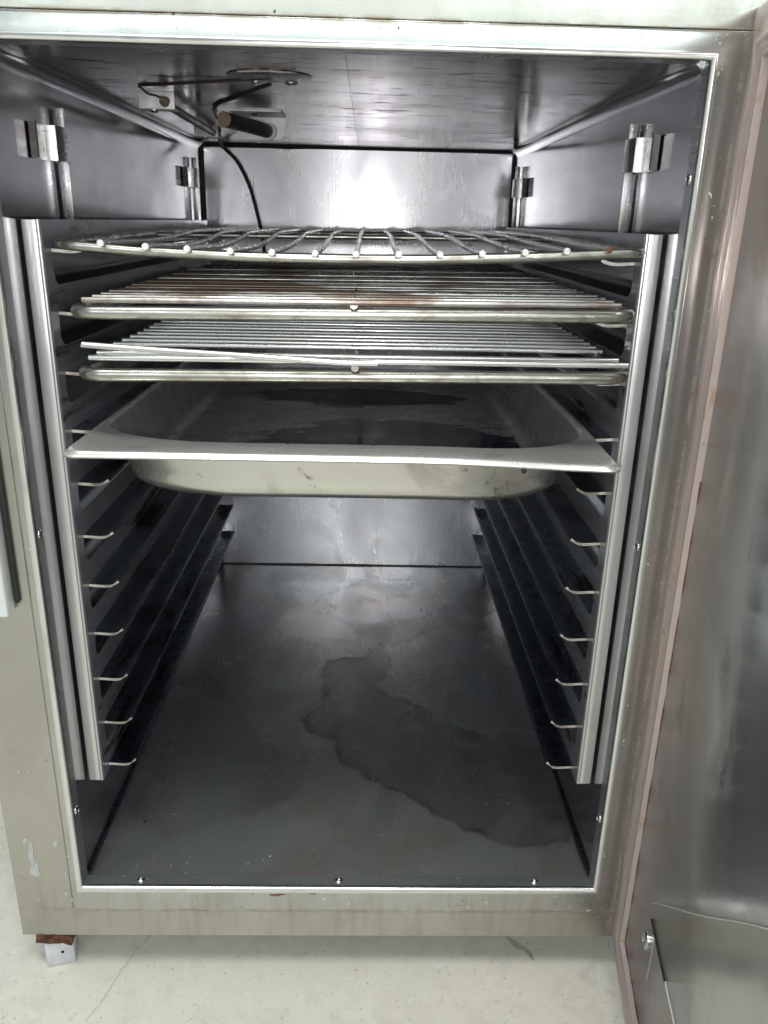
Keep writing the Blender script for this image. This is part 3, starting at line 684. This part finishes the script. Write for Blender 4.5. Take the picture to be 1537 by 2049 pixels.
def cross_shelf(label, y0, zl, zr, wiremat, skip=(), bent=False, xl=-.1575, xr=.1715, ol=.0104, orr=.0104, wl=.0045, wr=.0045):
    t = empty('wire_shelf', ((xl + xr) / 2, y0 + .26, (zl + zr) / 2), label, 'shelf')
    xm = (xl + xr) / 2
    zz = lambda x: zl + (zr - zl) * (x - xl) / (xr - xl)
    loop = densify(rounded([(xl, y0, 0), (xr, y0, 0), (xr, y0 + .515, 0), (xl, y0 + .515, 0)], [.013, .011, .02, .02], 8), .02)
    MB().tube([(q.x, q.y, zz(q.x)) for q in loop], .0039, 14, True).build('frame', 'rim', t, 60)
    for x in (xl + wl + .004, xm, xr - wr - .004):
        pts = [(x, y0 - .0035, zz(x) + .0056), (x, y0 + .02, zz(x) + .0058), (x, y0 + .515, zz(x) + .0056)]
        if x != xm: pts = [(x + (-.007 if x < 0 else .007), y0 + .006, zz(x) + .0026), (x, y0 + .014, zz(x) + .0052), (x, y0 + .513, zz(x) + .0052)]
        MB().tube(pts, .0024, 8).build('support_bar', 'rim', t, 60)
    base = MB(); base.tube([(xl + wl, 0, zz(xl) + ol), (xm, 0, zz(xm) + (ol + orr) / 2), (xr - wr, 0, zz(xr) + orr)], .00165, 10)
    w0 = None
    for i in range(30):
        if i in skip: continue
        y = y0 - .0065 + .0174 * i
        if w0 is None: w0 = base.build('wire', wiremat, t, 60); o = w0
        else: o = w0.copy(); COL.objects.link(o)
        o.location = (random.uniform(-.0008, .0008), y + random.uniform(-.0004, .0004), random.uniform(-.0002, .0003))
    if bent:
        P = [(xl + .0085, y0 - .010, zz(0) + .0172), (xl + .0105, y0 - .0100, zz(0) + .0170), (-.10, y0 - .0110, zz(0) + .0148), (-.05, y0 - .0130, zz(0) + .0130), (-.005, y0 - .0140, zz(0) + .0108), (.02, y0 - .0135, zz(0) + .0104)]
        sp = []
        cv = [Vector(q) for q in P]
        for i in range(len(cv) - 1):
            p0, p1, p2, p3 = cv[max(0, i - 1)], cv[i], cv[i + 1], cv[min(len(cv) - 1, i + 2)]
            for k in range(5):
                q = k / 5; sp.append(.5 * ((2 * p1) + (-p0 + p2) * q + (2 * p0 - 5 * p1 + 4 * p2 - p3) * q * q + (-p0 + 3 * p1 - 3 * p2 + p3) * q ** 3))
        sp.append(cv[-1])
        o = MB().tube(sp, .0018, 10).build('wire', wiremat, t, 60); tag(o, 'bent wire broken loose from the shelf at its left end')
    return t
cross_shelf('second wire shelf from the top, with dark rusty cross wires', .012, .4124, .4168, 'wire_rusty', xl=-.1570, xr=.1690, ol=.0080, orr=.0068, wl=.0095, wr=.0095)
cross_shelf('third wire shelf, bright cross wires and one bent loose wire, just above the pan', .012, .3764, .3806, 'wire', skip=(2,), bent=True, xl=-.1560, xr=.1700, ol=.0115, orr=.0088, wl=.0085, wr=.0030)

# ------------------------------------------------------------------ gastronorm pan
pan = empty('food_pan', (.001, .24, .297), 'shallow rectangular steel food pan with dark grease inside, slid in below the wire shelves', 'pan')
cx0, cx1, cy0, cy1 = -.1610, .1645, -.0220, .508
def ring(x0, x1, y0, y1, rx, ry, z, n=24, m=14):
    P = []
    for (cx, cy, a0) in ((x0 + rx, y0 + ry, 180), (x1 - rx, y0 + ry, 270), (x1 - rx, y1 - ry, 0), (x0 + rx, y1 - ry, 90)):
        arcp = [(cx + rx * math.cos(R(a0 + 90 * k / n)), cy + ry * math.sin(R(a0 + 90 * k / n))) for k in range(n + 1)]
        P += arcp
    # straight runs: add m points between arcs
    out = []; q = n + 1
    for i in range(4):
        out += P[i * q:(i + 1) * q]; a = P[(i + 1) * q - 1]; c = P[((i + 1) * q) % len(P)]
        out += [(a[0] + (c[0] - a[0]) * k / m, a[1] + (c[1] - a[1]) * k / m) for k in range(1, m)]
    return [(x, y, z) for x, y in out]
zt = .3385; ix0, ix1, iy0, iy1 = -.1555, .1580, .0080, .478
rings = [ring(cx0, cx1, cy0, cy1, .009, .009, zt - .0036),
         ring(cx0 - .0002, cx1 + .0002, cy0 - .0002, cy1, .009, .009, zt - .0026),
         ring(cx0 + .0007, cx1 - .0007, cy0 + .0007, cy1 - .001, .009, .009, zt - .0016),
         ring(cx0 + .0018, cx1 - .0018, cy0 + .0018, cy1 - .002, .009, .009, zt - .0019),
         ring(cx0 + .0026, cx1 - .0026, cy0 + .0028, cy1 - .003, .009, .009, zt - .0003),
         ring(cx0 + .0040, cx1 - .0040, cy0 + .0046, cy1 - .004, .009, .009, zt),
         ring(cx0 + .0046, cx1 - .0046, cy0 + .012, cy1 - .008, .02, .02, zt - .0002),
         ring(ix0 - .0015, ix1 + .0015, iy0 - .0015, iy1 + .002, .084, .052, zt - .0004),
         ring(ix0, ix1, iy0, iy1, .084, .052, zt - .0010),
         ring(ix0 + .001, ix1 - .001, iy0 + .0012, iy1 - .001, .084, .052, zt - .0035)]
for k in range(1, 6): rings.append(ring(ix0 + .001 + .0018 * k, ix1 - .001 - .0018 * k, iy0 + .0012 + .0016 * k, iy1 - .001 - .0018 * k, .083, .052, zt - .0035 - .0052 * k))
a5 = (ix0 + .010, ix1 - .010, iy0 + .0092, iy1 - .010); zb = zt - .0295
for k in range(1, 8):
    th = k / 7 * math.pi / 2; d = .013 * math.sin(th) * 0 + .013 * (1 - math.cos(th)); h = .0115 * math.sin(th)
    rings.append(ring(a5[0] + d, a5[1] - d, a5[2] + d, a5[3] - d, .082 - d, .051 - d, zb - h))
base = rings[-1]; fx, fy = (a5[0] + a5[1]) / 2, (a5[2] + a5[3]) / 2
for k in range(1, 14):
    q = 1 - k / 13.5; rings.append([(fx + (x - fx) * q, fy + (y - fy) * q, z) for x, y, z in base])
def droop(x, y, z):
    f_ = 1 - sstep(-.02, .10, y)
    z -= .0085 * sstep(.045, .170, x) * f_ * 0.42
    z -= .0022 * sstep(-.06, -.165, x) * f_ * .0
    return (x, y, z)
bm = bmesh.new(); RV = [[bm.verts.new(droop(*q)) for q in rg] for rg in rings]
for a, c in zip(RV, RV[1:]):
    n = len(a)
    for k in range(n): bm.faces.new((a[k], a[(k + 1) % n], c[(k + 1) % n], c[k]))
bm.faces.new(RV[-1])
bmesh.ops.recalc_face_normals(bm, faces=bm.faces[:]); bm.faces.ensure_lookup_table(); bm.normal_update()
if bm.faces[-1].normal.z < 0: bmesh.ops.reverse_faces(bm, faces=bm.faces[:])
me = bpy.data.meshes.new('pan_body'); bm.to_mesh(me); bm.free()
g = np.zeros(len(me.vertices)); nr = len(rings[0])
for i in range(len(g)):
    k = i // nr; g[i] = 0 if k < 9 else .5 if k < 20 else 1
at = me.attributes.new('inside', 'FLOAT', 'POINT'); at.data.foreach_set('value', g.astype(np.float32))
po = link('pan_body', me, ('pan', 'pan_out'), pan, 50)
sol = po.modifiers.new('thickness', 'SOLIDIFY'); sol.thickness = .0009; sol.offset = -1; sol.material_offset = 1; sol.material_offset_rim = 1
# little dent mark in the front lip
MB().lathe([(.0016, -.0004), (.0012, .0006), (0, .0008)], Matrix.Translation((.106, -.0215, .3318)) @ Vector((0, -1, .3)).to_track_quat('Z', 'Y').to_matrix().to_4x4(), 12).build('grime_spot', 'slot', pan, 40)
